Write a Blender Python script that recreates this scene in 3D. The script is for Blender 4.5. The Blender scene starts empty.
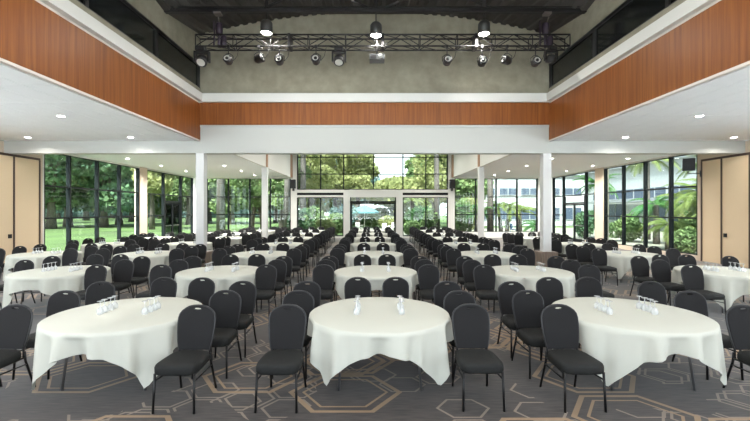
import bpy, bmesh, math, random
import numpy as np
from mathutils import Vector, Matrix
R = math.radians
PI = math.pi
random.seed(7)
rng = np.random.default_rng(11)
SC = bpy.context.scene
COL = SC.collection

# ------------------------------------------------------------------ camera
F = 390.0; CX = 371.0; CY = 210.5; H = 2.0
cam_d = bpy.data.cameras.new('camera')
cam = bpy.data.objects.new('camera', cam_d); COL.objects.link(cam)
cam.location = (0, 0, H); cam.rotation_euler = (R(90), 0, 0)
cam_d.sensor_width = 36.0; cam_d.lens = 36.0 * F / 750.0
cam_d.shift_x = (375.0 - CX) / 750.0; cam_d.shift_y = 0.0
cam_d.clip_end = 400
SC.camera = cam
def PX(px, d): return (px - CX) * d / F
def PZ(py, d): return H + (CY - py) * d / F

# ------------------------------------------------------------------ world, sun, exposure
W = bpy.data.worlds.new('world'); SC.world = W; W.use_nodes = True
nt = W.node_tree; nt.nodes.clear()
bg = nt.nodes.new('ShaderNodeBackground'); wo = nt.nodes.new('ShaderNodeOutputWorld')
tc = nt.nodes.new('ShaderNodeTexCoord'); sx = nt.nodes.new('ShaderNodeSeparateXYZ')
rp = nt.nodes.new('ShaderNodeValToRGB')
rp.color_ramp.elements[0].position = 0.0; rp.color_ramp.elements[0].color = (0.93, 0.95, 0.97, 1)
rp.color_ramp.elements[1].position = 0.7; rp.color_ramp.elements[1].color = (0.72, 0.83, 0.98, 1)
nt.links.new(tc.outputs['Generated'], sx.inputs[0]); nt.links.new(sx.outputs['Z'], rp.inputs[0])
nt.links.new(rp.outputs[0], bg.inputs[0]); nt.links.new(bg.outputs[0], wo.inputs[0])
bg.inputs[1].default_value = 1.6
sun_d = bpy.data.lights.new('sun', 'SUN'); sun = bpy.data.objects.new('sun', sun_d); COL.objects.link(sun)
sun_d.energy = 12.0; sun_d.angle = R(8); sun_d.color = (1.0, 0.975, 0.94)
sun.rotation_euler = (R(32), R(-14), 0)
SC.view_settings.view_transform = 'Standard'
SC.view_settings.look = 'None'
SC.view_settings.gamma = 1.0
SC.view_settings.use_curve_mapping = False
SC.view_settings.exposure = 1.35
HIGHBAY_W = 25.0      # each pendant high-bay lamp
DOWN_W = 8.0; DOWN_REAR_W = 65.0         # each recessed downlight, before and behind the cross beam

# ------------------------------------------------------------------ materials
MATS = {}
def sset(b, k, v):
    if k in b.inputs: b.inputs[k].default_value = v
def mat(name, col, rough=0.6, metal=0.0, spec=0.5, noise=None, bump=None, emit=None):
    """noise=(scale, amount, stretch xyz) varies the colour; bump=(scale, strength)"""
    m = bpy.data.materials.new(name); m.use_nodes = True
    t = m.node_tree; b = t.nodes['Principled BSDF']
    c = (col[0], col[1], col[2], 1)
    b.inputs['Base Color'].default_value = c
    sset(b, 'Roughness', rough); sset(b, 'Metallic', metal); sset(b, 'Specular IOR Level', spec)
    if noise or bump:
        co = t.nodes.new('ShaderNodeTexCoord')
    if noise:
        mp = t.nodes.new('ShaderNodeMapping')
        if len(noise) > 2: mp.inputs['Scale'].default_value = noise[2]
        n = t.nodes.new('ShaderNodeTexNoise'); n.inputs['Scale'].default_value = noise[0]; n.inputs['Detail'].default_value = 5
        r = t.nodes.new('ShaderNodeValToRGB')
        a = noise[1]
        r.color_ramp.elements[0].position = .3; r.color_ramp.elements[1].position = .7
        r.color_ramp.elements[0].color = tuple(max(0, x * (1 - a)) for x in col) + (1,)
        r.color_ramp.elements[1].color = tuple(min(1, x * (1 + a)) for x in col) + (1,)
        t.links.new(co.outputs['Object'], mp.inputs[0]); t.links.new(mp.outputs[0], n.inputs['Vector'])
        t.links.new(n.outputs[0], r.inputs[0]); t.links.new(r.outputs[0], b.inputs['Base Color'])
    if bump:
        n2 = t.nodes.new('ShaderNodeTexNoise'); n2.inputs['Scale'].default_value = bump[0]; n2.inputs['Detail'].default_value = 6
        bp = t.nodes.new('ShaderNodeBump'); bp.inputs['Strength'].default_value = bump[1]; bp.inputs['Distance'].default_value = .02
        t.links.new(co.outputs['Object'], n2.inputs['Vector']); t.links.new(n2.outputs[0], bp.inputs['Height'])
        t.links.new(bp.outputs[0], b.inputs['Normal'])
    if emit:
        sset(b, 'Emission Color', (emit[0], emit[1], emit[2], 1)); sset(b, 'Emission Strength', emit[3])
    MATS[name] = m
    return m
def glassmat(name, tint, gloss, rough=0.02, white=0.0):
    m = bpy.data.materials.new(name); m.use_nodes = True
    t = m.node_tree; t.nodes.clear()
    o = t.nodes.new('ShaderNodeOutputMaterial'); tr = t.nodes.new('ShaderNodeBsdfTransparent'); tr.inputs[0].default_value = (*tint, 1)
    gl = t.nodes.new('ShaderNodeBsdfGlossy'); gl.inputs['Roughness'].default_value = rough
    mx = t.nodes.new('ShaderNodeMixShader'); mx.inputs[0].default_value = gloss
    t.links.new(tr.outputs[0], mx.inputs[1]); t.links.new(gl.outputs[0], mx.inputs[2])
    last = mx
    if white:
        df = t.nodes.new('ShaderNodeBsdfDiffuse'); df.inputs[0].default_value = (.85, .87, .88, 1)
        m2 = t.nodes.new('ShaderNodeMixShader'); m2.inputs[0].default_value = white
        t.links.new(mx.outputs[0], m2.inputs[1]); t.links.new(df.outputs[0], m2.inputs[2]); last = m2
    t.links.new(last.outputs[0], o.inputs[0])
    MATS[name] = m
    return m
def leafmat(name, c1, c2, scale=.6, transl=.35):
    m = bpy.data.materials.new(name); m.use_nodes = True
    t = m.node_tree; t.nodes.clear()
    o = t.nodes.new('ShaderNodeOutputMaterial')
    co = t.nodes.new('ShaderNodeTexCoord'); n = t.nodes.new('ShaderNodeTexNoise'); n.inputs['Scale'].default_value = scale; n.inputs['Detail'].default_value = 4
    r = t.nodes.new('ShaderNodeValToRGB'); r.color_ramp.elements[0].position = .35; r.color_ramp.elements[1].position = .68
    r.color_ramp.elements[0].color = (*c1, 1); r.color_ramp.elements[1].color = (*c2, 1)
    d = t.nodes.new('ShaderNodeBsdfDiffuse'); tl = t.nodes.new('ShaderNodeBsdfTranslucent'); mx = t.nodes.new('ShaderNodeMixShader'); mx.inputs[0].default_value = transl
    t.links.new(co.outputs['Object'], n.inputs['Vector']); t.links.new(n.outputs[0], r.inputs[0])
    t.links.new(r.outputs[0], d.inputs[0]); t.links.new(r.outputs[0], tl.inputs[0])
    t.links.new(d.outputs[0], mx.inputs[1]); t.links.new(tl.outputs[0], mx.inputs[2]); t.links.new(mx.outputs[0], o.inputs[0])
    MATS[name] = m
    return m

mat('white_paint', (.72, .72, .69), .7)
mat('header_paint', (.50, .515, .495), .7)
mat('tile', (.88, .91, .94), .8, noise=(60, .03))
mat('grid', (.52, .53, .55), .7)
mat('trim_metal', (.72, .66, .62), .4)
mat('plaster', (.30, .28, .212), .9, noise=(3.2, .14), bump=(7, .5))
mat('deck', (.060, .056, .052), .75, noise=(3, .15))
mat('black_steel', (.022, .021, .022), .45, .3)
mat('dark_frame', (.008, .011, .012), .65, .0, spec=.2)
mat('tan_panel', (.84, .66, .45), .75, noise=(40, .03))
mat('tan_wall', (.66, .55, .44), .8)
mat('bronze_edge', (.075, .045, .035), .5)
mat('column_paint', (.70, .71, .71), .6)
mat('base_wood', (.22, .17, .135), .6, noise=(6, .3, (8, 8, .6)))
mat('brown_batten', (.36, .20, .12), .6)
mat('black_fabric', (.0135, .0135, .015), .85, spec=.35, bump=(260, .25))
mat('seat_fabric', (.011, .012, .012), .75, spec=.4, bump=(260, .25))
mat('chair_metal', (.055, .055, .058), .32, .75)
mat('leg_metal', (.012, .012, .013), .38, .3)
mat('linen', (.60, .61, .55), .85, spec=.2, bump=(90, .10))
mat('table_ply', (.40, .30, .20), .6)
mat('table_steel', (.30, .30, .31), .35, .8)
glassmat('window_glass', (.72, .78, .76), .045)
glassmat('clear_glass', (.95, .97, .97), .04)
glassmat('dark_glass', (.20, .24, .24), .06)
glassmat('drinking_glass', (.92, .94, .95), .18, .05, .42)
mat('band_glass', (.012, .014, .014), .12, spec=.7)
mat('lamp_body', (.05, .05, .048), .5, .4)
mat('lamp_glow', (1, 1, 1), .5, emit=(1, .96, .86, 30))
mat('down_glow', (1, 1, 1), .5, emit=(1, .97, .92, 22))
mat('lens', (.62, .62, .58), .35, .1)
mat('chain_motor', (.03, .018, .035), .5)
mat('projector', (.10, .105, .11), .5)
mat('chain', (.25, .22, .2), .4, .7)
mat('speaker', (.016, .018, .028), .6)
mat('bark', (.11, .09, .075), .9, noise=(5, .3, (1, 1, .3)), bump=(9, .8))
mat('grey_bark', (.20, .19, .185), .9, noise=(5, .25, (1, 1, .3)), bump=(9, .7))
mat('palm_bark', (.13, .11, .10), .95, noise=(4, .3, (.6, .6, 5)), bump=(14, .9))
leafmat('leaf_dark', (.085, .160, .105), (.22, .33, .16))
leafmat('leaf_mid', (.13, .20, .09), (.30, .38, .16))
leafmat('leaf_lime', (.28, .31, .13), (.50, .50, .25), transl=.5)
leafmat('leaf_blue', (.12, .20, .20), (.23, .33, .29))
leafmat('palm_leaf', (.10, .15, .045), (.27, .30, .11), transl=.4)
leafmat('palm_dark', (.04, .12, .04), (.13, .24, .08))
mat('lawn', (.066, .108, .025), .95, noise=(.22, .38))
mat('patio', (.80, .815, .82), .85, noise=(.7, .1))  # pale so the unseen ground bounces sunlight up to the ceilings
mat('terrace', (.21, .20, .16), .9, noise=(.5, .2))
mat('bld_white', (.42, .43, .435), .8)
mat('bld_grey', (.30, .31, .33), .8)
mat('bld_glass', (.07, .09, .13), .2)
mat('parasol_cloth', (.085, .21, .225), .85)
mat('cream_paint', (.78, .75, .68), .6)
mat('blue_paint', (.05, .14, .34), .5)
mat('car_white', (.75, .76, .78), .3)

def wood_mat():
    m = bpy.data.materials.new('wood_veneer'); m.use_nodes = True
    t = m.node_tree; b = t.nodes['Principled BSDF']
    co = t.nodes.new('ShaderNodeTexCoord'); mp = t.nodes.new('ShaderNodeMapping'); mp.inputs['Scale'].default_value = (7, 7, .22)
    n = t.nodes.new('ShaderNodeTexNoise'); n.inputs['Scale'].default_value = 2.2; n.inputs['Detail'].default_value = 8; n.inputs['Roughness'].default_value = .62
    r = t.nodes.new('ShaderNodeValToRGB')
    r.color_ramp.elements[0].position = .28; r.color_ramp.elements[0].color = (.175, .050, .0105, 1)
    r.color_ramp.elements[1].position = .74; r.color_ramp.elements[1].color = (.33, .112, .023, 1)
    e = r.color_ramp.elements.new(.5); e.color = (.25, .077, .0155, 1)
    t.links.new(co.outputs['Object'], mp.inputs[0]); t.links.new(mp.outputs[0], n.inputs['Vector'])
    t.links.new(n.outputs[0], r.inputs[0]); t.links.new(r.outputs[0], b.inputs['Base Color'])
    sset(b, 'Roughness', .42); sset(b, 'Specular IOR Level', .4)
    MATS['wood_veneer'] = m
wood_mat()

def carpet_mat():
    m = bpy.data.materials.new('carpet'); m.use_nodes = True
    t = m.node_tree; N = t.nodes; L = t.links
    b = N['Principled BSDF']
    co = N.new('ShaderNodeTexCoord'); sp = N.new('ShaderNodeSeparateXYZ'); L.new(co.outputs['Object'], sp.inputs[0])
    def M(op, a, b_=None, c=None):
        n = N.new('ShaderNodeMath'); n.operation = op
        for i, v in enumerate((a, b_, c)):
            if v is None: continue
            if isinstance(v, (int, float)): n.inputs[i].default_value = v
            else: L.new(v, n.inputs[i])
        return n.outputs[0]
    S3 = math.sqrt(3)
    def hexcell(size, ox, oy, rot, sqx=1.0):
        # returns (hex distance 0..0.5, cell centre x, y)
        c, s = math.cos(rot), math.sin(rot)
        x0 = M('ADD', M('MULTIPLY', sp.outputs[0], c / size * sqx), M('MULTIPLY_ADD', sp.outputs[1], -s / size * sqx, ox + 40))
        y0 = M('ADD', M('MULTIPLY', sp.outputs[0], s / size), M('MULTIPLY_ADD', sp.outputs[1], c / size, oy + 40 * S3))
        # flat sides up and down: x period S3, y period 1
        ax = M('SUBTRACT', M('FLOORED_MODULO', x0, S3), S3 / 2); ay = M('SUBTRACT', M('FLOORED_MODULO', y0, 1.0), .5)
        bx = M('SUBTRACT', M('FLOORED_MODULO', M('SUBTRACT', x0, S3 / 2), S3), S3 / 2)
        by = M('SUBTRACT', M('FLOORED_MODULO', M('SUBTRACT', y0, .5), 1.0), .5)
        la = M('ADD', M('MULTIPLY', ax, ax), M('MULTIPLY', ay, ay)); lb = M('ADD', M('MULTIPLY', bx, bx), M('MULTIPLY', by, by))
        k = M('LESS_THAN', la, lb)
        gx = M('ADD', bx, M('MULTIPLY', k, M('SUBTRACT', ax, bx))); gy = M('ADD', by, M('MULTIPLY', k, M('SUBTRACT', ay, by)))
        X = M('ABSOLUTE', gx); Y = M('ABSOLUTE', gy)
        d = M('MAXIMUM', Y, M('ADD', M('MULTIPLY', Y, .5), M('MULTIPLY', X, S3 / 2)))
        return d, M('SUBTRACT', x0, gx), M('SUBTRACT', y0, gy)
    def ring(d, r, w):
        return M('LESS_THAN', M('ABSOLUTE', M('SUBTRACT', d, r)), w)
    def keep(cx_, cy_, thr, seed):
        cb = N.new('ShaderNodeCombineXYZ'); L.new(M('ROUND', M('MULTIPLY', cx_, 4)), cb.inputs[0]); L.new(M('ROUND', M('MULTIPLY', cy_, 4)), cb.inputs[1]); cb.inputs[2].default_value = seed
        w = N.new('ShaderNodeTexWhiteNoise'); w.noise_dimensions = '3D'; L.new(cb.outputs[0], w.inputs['Vector'])
        return M('LESS_THAN', w.outputs['Value'], thr)
    def zone(scale, thr, seed):
        mp = N.new('ShaderNodeMapping'); mp.inputs['Location'].default_value = (seed, seed * 1.7, 0); L.new(co.outputs['Object'], mp.inputs[0])
        n = N.new('ShaderNodeTexNoise'); n.inputs['Scale'].default_value = scale; n.inputs['Detail'].default_value = 1; L.new(mp.outputs[0], n.inputs['Vector'])
        return M('GREATER_THAN', n.outputs[0], thr)
    # small grey-beige hexagons, two interlocking lattices
    thin = None
    for (ox, oy, thr, sd) in ((0, 0, .42, 1.0), (.62, .35, .42, 2.0)):
        d, cx_, cy_ = hexcell(.40, ox, oy, R(0), .78)
        g = M('MULTIPLY', ring(d, .44, .026), keep(cx_, cy_, thr, sd))
        thin = g if thin is None else M('MAXIMUM', thin, g)
    thin = M('MULTIPLY', thin, zone(.55, .50, 3.1))
    # large gold hexagons with a double outline
    gold = None
    for (ox, oy, thr, sd, rot) in ((.2, .1, .32, 5.0, 0), (.95, .55, .26, 6.0, 0)):
        d, cx_, cy_ = hexcell(.92, ox, oy, rot, .80)
        g = M('MULTIPLY', M('MAXIMUM', ring(d, .450, .024), ring(d, .345, .013)), keep(cx_, cy_, thr, sd))
        gold = g if gold is None else M('MAXIMUM', gold, g)
    # base: streaky grey brown
    mp = N.new('ShaderNodeMapping'); mp.inputs['Scale'].default_value = (5, 46, 1); L.new(co.outputs['Object'], mp.inputs[0])
    n = N.new('ShaderNodeTexNoise'); n.inputs['Scale'].default_value = 1.0; n.inputs['Detail'].default_value = 4; L.new(mp.outputs[0], n.inputs['Vector'])
    r = N.new('ShaderNodeValToRGB'); r.color_ramp.elements[0].position = .32; r.color_ramp.elements[1].position = .70
    r.color_ramp.elements[0].color = (.021, .0155, .0135, 1); r.color_ramp.elements[1].color = (.066, .051, .044, 1)
    L.new(n.outputs[0], r.inputs[0])
    def mixc(fac, a, col, amt):
        mx = N.new('ShaderNodeMixRGB'); mx.inputs[2].default_value = (*col, 1)
        L.new(M('MULTIPLY', fac, amt), mx.inputs[0]); L.new(a, mx.inputs[1]); return mx.outputs[0]
    c = mixc(thin, r.outputs[0], (.25, .195, .15), .85)
    c = mixc(gold, c, (.30, .195, .105), .9)
    L.new(c, b.inputs['Base Color'])
    sset(b, 'Roughness', .7); sset(b, 'Specular IOR Level', .22)
    sset(b, 'Sheen Weight', .4); sset(b, 'Sheen Roughness', .4)
    MATS['carpet'] = m
carpet_mat()

# ------------------------------------------------------------------ mesh helpers
class MB:
    def __init__(s): s.v = []; s.f = []; s.sm = []
    def add(s, vs, fs, smooth=False):
        o = len(s.v); s.v += [tuple(v) for v in vs]; s.f += [tuple(i + o for i in f) for f in fs]; s.sm += [smooth] * len(fs); return s
    def box(s, x0, x1, y0, y1, z0, z1):
        v = [(x0,y0,z0),(x1,y0,z0),(x1,y1,z0),(x0,y1,z0),(x0,y0,z1),(x1,y0,z1),(x1,y1,z1),(x0,y1,z1)]
        return s.add(v, [(3,2,1,0),(4,5,6,7),(0,1,5,4),(1,2,6,5),(2,3,7,6),(3,0,4,7)])
    def tube(s, pts, r, n=8, caps=True):
        pts = [Vector(p) for p in pts]; rs = r if isinstance(r, (list, tuple)) else [r] * len(pts)
        rings = []; up = None
        for i, p in enumerate(pts):
            if i == 0: t = pts[1] - p
            elif i == len(pts) - 1: t = p - pts[i - 1]
            else: t = (pts[i + 1] - p).normalized() + (p - pts[i - 1]).normalized()
            t.normalize()
            if up is None: up = t.orthogonal().normalized()
            else:
                up = up - t * up.dot(t)
                up = up.normalized() if up.length > 1e-5 else t.orthogonal().normalized()
            bn = t.cross(up)
            rings.append([p + (up * math.cos(2 * PI * k / n) + bn * math.sin(2 * PI * k / n)) * rs[i] for k in range(n)])
        vs = [v for rg in rings for v in rg]; fs = []
        for i in range(len(pts) - 1):
            for k in range(n): fs.append((i*n+k, i*n+(k+1) % n, (i+1)*n+(k+1) % n, (i+1)*n+k))
        s.add(vs, fs, True)
        if caps:
            s.add(rings[0], [tuple(range(n))[::-1]]); s.add(rings[-1], [tuple(range(n))])
        return s
    def lathe(s, prof, n=16, c=(0, 0, 0), mtx=None, smooth=True):
        vs = []; fs = []; m = len(prof)
        for k in range(n):
            a = 2 * PI * k / n
            for (r, z) in prof:
                p = Vector((r * math.cos(a), r * math.sin(a), z))
                if mtx: p = mtx @ p
                vs.append((p.x + c[0], p.y + c[1], p.z + c[2]))
        for k in range(n):
            for i in range(m - 1):
                fs.append((k*m+i, ((k+1) % n)*m+i, ((k+1) % n)*m+i+1, k*m+i+1))
        return s.add(vs, fs, smooth)
    def mesh(s, name):
        me = bpy.data.meshes.new(name); me.from_pydata(s.v, [], s.f); me.polygons.foreach_set('use_smooth', s.sm)
        bm = bmesh.new(); bm.from_mesh(me); bmesh.ops.remove_doubles(bm, verts=bm.verts, dist=1e-5)
        bmesh.ops.recalc_face_normals(bm, faces=bm.faces); bm.to_mesh(me); bm.free()
        return me
def obj(name, mesh, material=None, parent=None, loc=None):
    if isinstance(mesh, MB): mesh = mesh.mesh(name)
    o = bpy.data.objects.new(name, mesh); COL.objects.link(o)
    if material and not mesh.materials: mesh.materials.append(MATS[material])
    if parent: o.parent = parent
    if loc: o.location = loc
    return o
def tag(o, label, cat, group=None):
    o['label'] = label; o['category'] = cat
    if group: o['group'] = group
    return o
def thing(name, label, cat, loc=(0, 0, 0), rz=0, group=None):
    o = bpy.data.objects.new(name, None); COL.objects.link(o); o.location = loc; o.rotation_euler = (0, 0, rz); o.empty_display_size = .1
    return tag(o, label, cat, group)
def struct(o):
    o['kind'] = 'structure'; return o
def sbox(name, m, *a):
    return struct(obj(name, MB().box(*a), m))
def sempty(name, loc=(0, 0, 0)):
    o = bpy.data.objects.new(name, None); COL.objects.link(o); o.location = loc; return struct(o)
def dup(root, loc, rz=0, label=None, group=None):
    r = root.copy(); COL.objects.link(r); r.location = loc; r.rotation_euler = (0, 0, rz)
    if label: r['label'] = label
    if group: r['group'] = group
    for ch in root.children:
        c = ch.copy(); COL.objects.link(c); c.parent = r
        for g in ch.children:
            d = g.copy(); COL.objects.link(d); d.parent = c
    return r
ORD = ['', 'first', 'second', 'third', 'fourth', 'fifth', 'sixth', 'seventh', 'eighth', 'ninth']

# ------------------------------------------------------------------ room shell
XL, XR = -12.8, 13.05          # window walls
NL, NR = -5.95, 6.2            # sides of the high nave
YB = 28.5; YH = 13.6; YF = -2.6
ZC = 4.42                      # low ceiling
ZS0, ZS1, ZS2, ZS3 = .20, 1.69, 2.98, 4.34   # side window bars
sbox('floor', 'carpet', XL - .3, XR + .3, YF - .3, YB + .15, -.2, 0)
# low ceilings beside the nave (front) and beside the rear centre
for (x0, x1, nm) in ((XL, NL, 0), (NR, XR, 1)):
    c = sbox('ceiling', 'grid', x0 - .3, x1 - .29, YF, YH, ZC + .02, ZC + .2) if nm == 0 else sbox('ceiling', 'grid', x0 + .29, x1 + .3, YF, YH, ZC + .02, ZC + .2)
    x0, x1 = (x0, x1 - .05) if nm == 0 else (x0 + .05, x1)
    tw, tl = .60, 1.2
    me = MB().box(0, tw - .018, 0, tl - .018, 0, .022).mesh('ceiling_tile'); me.materials.append(MATS['tile'])
    nx = int((x1 - x0) / tw); xs = x0 + ((x1 - x0) - nx * tw) / 2
    for i in range(nx):
        for j in range(8):
            y = YH - .06 - (j + 1) * tl - (0.0 if i % 2 == 0 else 0.0)
            obj('ceiling_tile', me, None, c, (xs + i * tw, y, ZC))
RL, RR = -5.7, 5.85            # edges of the raised rear centre
sbox('ceiling', 'tile', XL - .3, RL - .12, YH + .32, YB, ZC, ZC + .2)
sbox('ceiling', 'tile', RR + .12, XR + .3, YH + .32, YB, ZC, ZC + .2)
sbox('ceiling', 'tile', RL - .12, RR + .12, YH + .32, YB, 6.55, 6.7)
sbox('wall_rear_upper_left', 'white_paint', RL - .12, RL, YH + .32, YB - .01, ZC - .06, 6.55)
sbox('wall_rear_upper_right', 'white_paint', RR, RR + .12, YH + .32, YB - .01, ZC - .06, 6.55)
sbox('trim_1', 'brown_batten', RL, RL + .03, 21.15, 21.5, ZC - .04, 5.3)
sbox('trim_2', 'brown_batten', RR - .03, RR, 20.95, 21.3, ZC - .04, 5.3)
sbox('trim_3', 'brown_batten', RL, RL + .03, YB - .9, YB - .25, ZC - .04, 6.0)
sbox('trim_4', 'brown_batten', RR - .03, RR, YB - .9, YB - .25, ZC - .04, 6.0)
# cross beam and header wall
sbox('wall_header', 'header_paint', XL, XR, YH, YH + .32, 4.0, ZC + .02)
sbox('wall_header_upper', 'header_paint', NL - .3, NR + .3, YH, YH + .32, ZC + .02, 6.1)
sbox('wall_nave_end', 'plaster', NL - .3, NR + .3, YH + .02, YH + .32, 6.1, 9.6)
sbox('wall_header_wood', 'wood_veneer', NL, NR, YH - .05, YH, 4.98, 5.75)
sbox('trim_5', 'header_paint', NL, NR, YH - .03, YH, 4.90, 4.975)
sbox('trim_6', 'white_paint', NL, NR, YH - .16, YH, 5.75, 6.04)      # cornice, end
for sgn, X in ((-1, NL), (1, NR)):
    side = 'left' if sgn < 0 else 'right'
    def xx(a, b):   # a,b measured outward from the nave face
        p, q = X + sgn * a, X + sgn * b
        return (min(p, q), max(p, q))
    a, b = xx(0, .3)
    sbox('wall_nave_wood_' + side, 'wood_veneer', a, b, YF, YH, 4.445, 5.72)
    a, b = xx(-.025, .045); sbox('trim_7' if sgn < 0 else 'trim_8', 'trim_metal', a, b, YF, YH - .05, 4.395, 4.445)
    a, b = xx(.0, .3); sbox('trim_9' if sgn < 0 else 'trim_10', 'trim_metal', a, b, YF, YH - .16, 5.72, 5.77)
    a, b = xx(-.14, .3); sbox('trim_11' if sgn < 0 else 'trim_12', 'white_paint', a, b, YF, YH - .16, 5.77, 6.04)
    a, b = xx(-.02, .3); sbox('wall_nave_ledge_' + side, 'plaster', a, b, YF, YH, 6.04, 6.24)
    a, b = xx(.0, .3); sbox('wall_nave_upper_' + side, 'plaster', a, b, YF, YH, 7.10, 9.6)
    # dark clerestory glass band
    w = sempty('window_8' if sgn < 0 else 'window_9', (X, 10.9, 6.24))
    posts = [YH - .03, 10.9, 8.2, 5.5, 2.8, .1, YF + .05]
    for y in posts:
        p, q = xx(.02, .14); obj('mullion', MB().box(p - X, q - X, y - .05 - 10.9, y + .05 - 10.9, 0, .86), 'black_steel', w)
    p, q = xx(.0, .16)
    obj('rail', MB().box(p - X, q - X, YF - 10.9, YH - 10.9, .80, .87), 'black_steel', w)
    obj('rail', MB().box(p - X, q - X, YF - 10.9, YH - 10.9, 0, .035), 'black_steel', w)
    p, q = xx(.07, .09)
    for y1, y0 in zip(posts[:-1], posts[1:]):
        obj('pane', MB().box(p - X, q - X, y0 + .05 - 10.9, y1 - .05 - 10.9, .035, .80), 'band_glass', w)
    p, q = xx(.20, .3); sbox('wall_control_room_' + side, 'black_steel', p, q, YF, YH, 6.24, 7.10)
# arched ribbed metal roof deck, valley at the tie beam
def deckz(x, y):
    xm = (NL + NR) / 2
    return 7.72 + .78 * max(0, 1 - (abs(x - xm) / 6.1) ** 2.0) + .17 * abs(y - 11.25)
mb = MB(); xs = []; x = NL
while x < NR:
    xs += [(x, 0), (x + .14, 0), (x + .17, .05), (x + .27, .05)]; x += .30
xs.append((NR, 0))
for y0, y1 in ((YF, 11.25), (11.25, YH + .05)):
    vs = []; fs = []
    for (xx_, dz) in xs:
        xx_ = min(xx_, NR)
        vs += [(xx_, y0, deckz(xx_, y0) + dz), (xx_, y1, deckz(xx_, y1) + dz)]
    for i in range(len(xs) - 1): fs.append((2*i, 2*i+2, 2*i+3, 2*i+1))
    mb.add(vs, fs)
me = mb.mesh('ceiling')
o = struct(obj('ceiling', me, 'deck')); md = o.modifiers.new('s', 'SOLIDIFY'); md.thickness = .04; md.offset = 1
# outer walls
sbox('wall_front_sill', 'white_paint', XL - .3, XR + .3, YF - .3, YF, 0, .4)  # unseen front wall, sized around glazing added for daylight
for k_, (a_, b_, z_) in enumerate(((XL - .3, NL - .3, 4.3), (NL - .3, NR + .3, 7.0), (NR + .3, XR + .3, 4.3))):
    sbox('wall_front_head_%s' % ('left', 'middle', 'right')[k_], 'white_paint', a_, b_, YF - .3, YF, z_, 11)
sbox('wall_front_post_left', 'white_paint', NL - .3, NL, YF - .3, YF, .4, 7.0)
sbox('wall_front_post_right', 'white_paint', NR, NR + .3, YF - .3, YF, .4, 7.0)
for sgn, X in ((-1, XL), (1, XR)):
    side = 'left' if sgn < 0 else 'right'
    a, b = (X - .3, X) if sgn < 0 else (X, X + .3)
    sbox('wall_%s_near' % side, 'tan_wall', a, b, 9.3, 15.2, 0, ZC)
    sbox('wall_%s_near_sill' % side, 'tan_wall', a, b, YF, 9.3, 0, ZS0)  # unseen stretch of wall, opened for the added daylight windows
    sbox('wall_%s_near_head' % side, 'white_paint', a, b, YF, 9.3, ZS3, ZC)
    y0 = 15.27 if sgn < 0 else 15.59
    sbox('wall_%s_jamb' % side, 'white_paint' if sgn < 0 else 'tan_wall', a, b, 15.2, y0, 0, ZC)
    p0, p1 = (21.6, 22.28) if sgn < 0 else (21.88, 22.7)
    sbox('wall_%s_pillar' % side, 'tan_wall', a if sgn < 0 else a - .02, b + .02 if sgn < 0 else b, p0, p1, 0, ZC)
    sbox('wall_%s_head' % side, 'white_paint', a, b, y0, YB, ZS3, ZC)
    sbox('wall_%s_sill' % side, 'tan_wall', a, b, y0, p0, 0, ZS0)
    e0, e1 = (24.2, 26.4) if sgn < 0 else (23.8, 26.6)
    sbox('wall_%s_sill_far' % side, 'tan_wall', a, b, p1, e0, 0, ZS0)
    sbox('wall_%s_sill_end' % side, 'tan_wall', a, b, e1, YB, 0, ZS0)
# rear wall pieces
ZB0, ZB1, ZB2, ZB3 = .43, 1.71, 2.99, 4.34
sbox('wall_rear_left_sill', 'white_paint', XL, RL, YB, YB + .25, 0, ZB0)
sbox('wall_rear_right_sill', 'white_paint', RR, XR, YB, YB + .25, 0, ZB0)
sbox('wall_rear_left_head', 'white_paint', XL - .3, RL - .1, YB, YB + .25, ZB3, 6.7)
sbox('wall_rear_right_head', 'white_paint', RR + .1, XR + .3, YB, YB + .25, ZB3, 6.7)
sbox('wall_rear_left_corner', 'white_paint', XL - .3, -12.06, YB, YB + .25, 0, ZB3)
sbox('wall_rear_right_corner', 'white_paint', 12.2, XR + .3, YB, YB + .25, 0, ZB3)
sbox('wall_rear_left_post', 'white_paint', -5.85, -5.41, YB - .08, YB + .25, 0, 6.55)
sbox('wall_rear_right_post', 'white_paint', 5.63, 6.10, YB - .08, YB + .25, 0, 6.55)
sbox('wall_rear_door_post_left', 'white_paint', -2.01, -1.55, YB - .08, YB + .25, 0, 3.5)
sbox('wall_rear_door_post_right', 'white_paint', 1.85, 2.31, YB - .08, YB + .25, 0, 3.5)
for i, (a, b) in enumerate(((-5.41, -2.01), (-1.55, 1.85), (2.31, 5.63))):
    sbox('trim_%d' % (13 + i), 'white_paint', a, b, YB - .04, YB + .2, 3.30, 3.52)
    sbox('trim_%d' % (16 + i), 'white_paint', a, b, YB - .04, YB + .2, 2.97, 3.12)
    sbox('trim_%d' % (19 + i), 'dark_frame' if i != 1 else 'white_paint', a, b, YB + .0, YB + .1, 3.12, 3.30)
sbox('baseboard_rear_left', 'white_paint', -5.41, -2.01, YB - .02, YB + .2, 0, .12)
sbox('baseboard_rear_right', 'white_paint', 2.31, 5.63, YB - .02, YB + .2, 0, .12)

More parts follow.
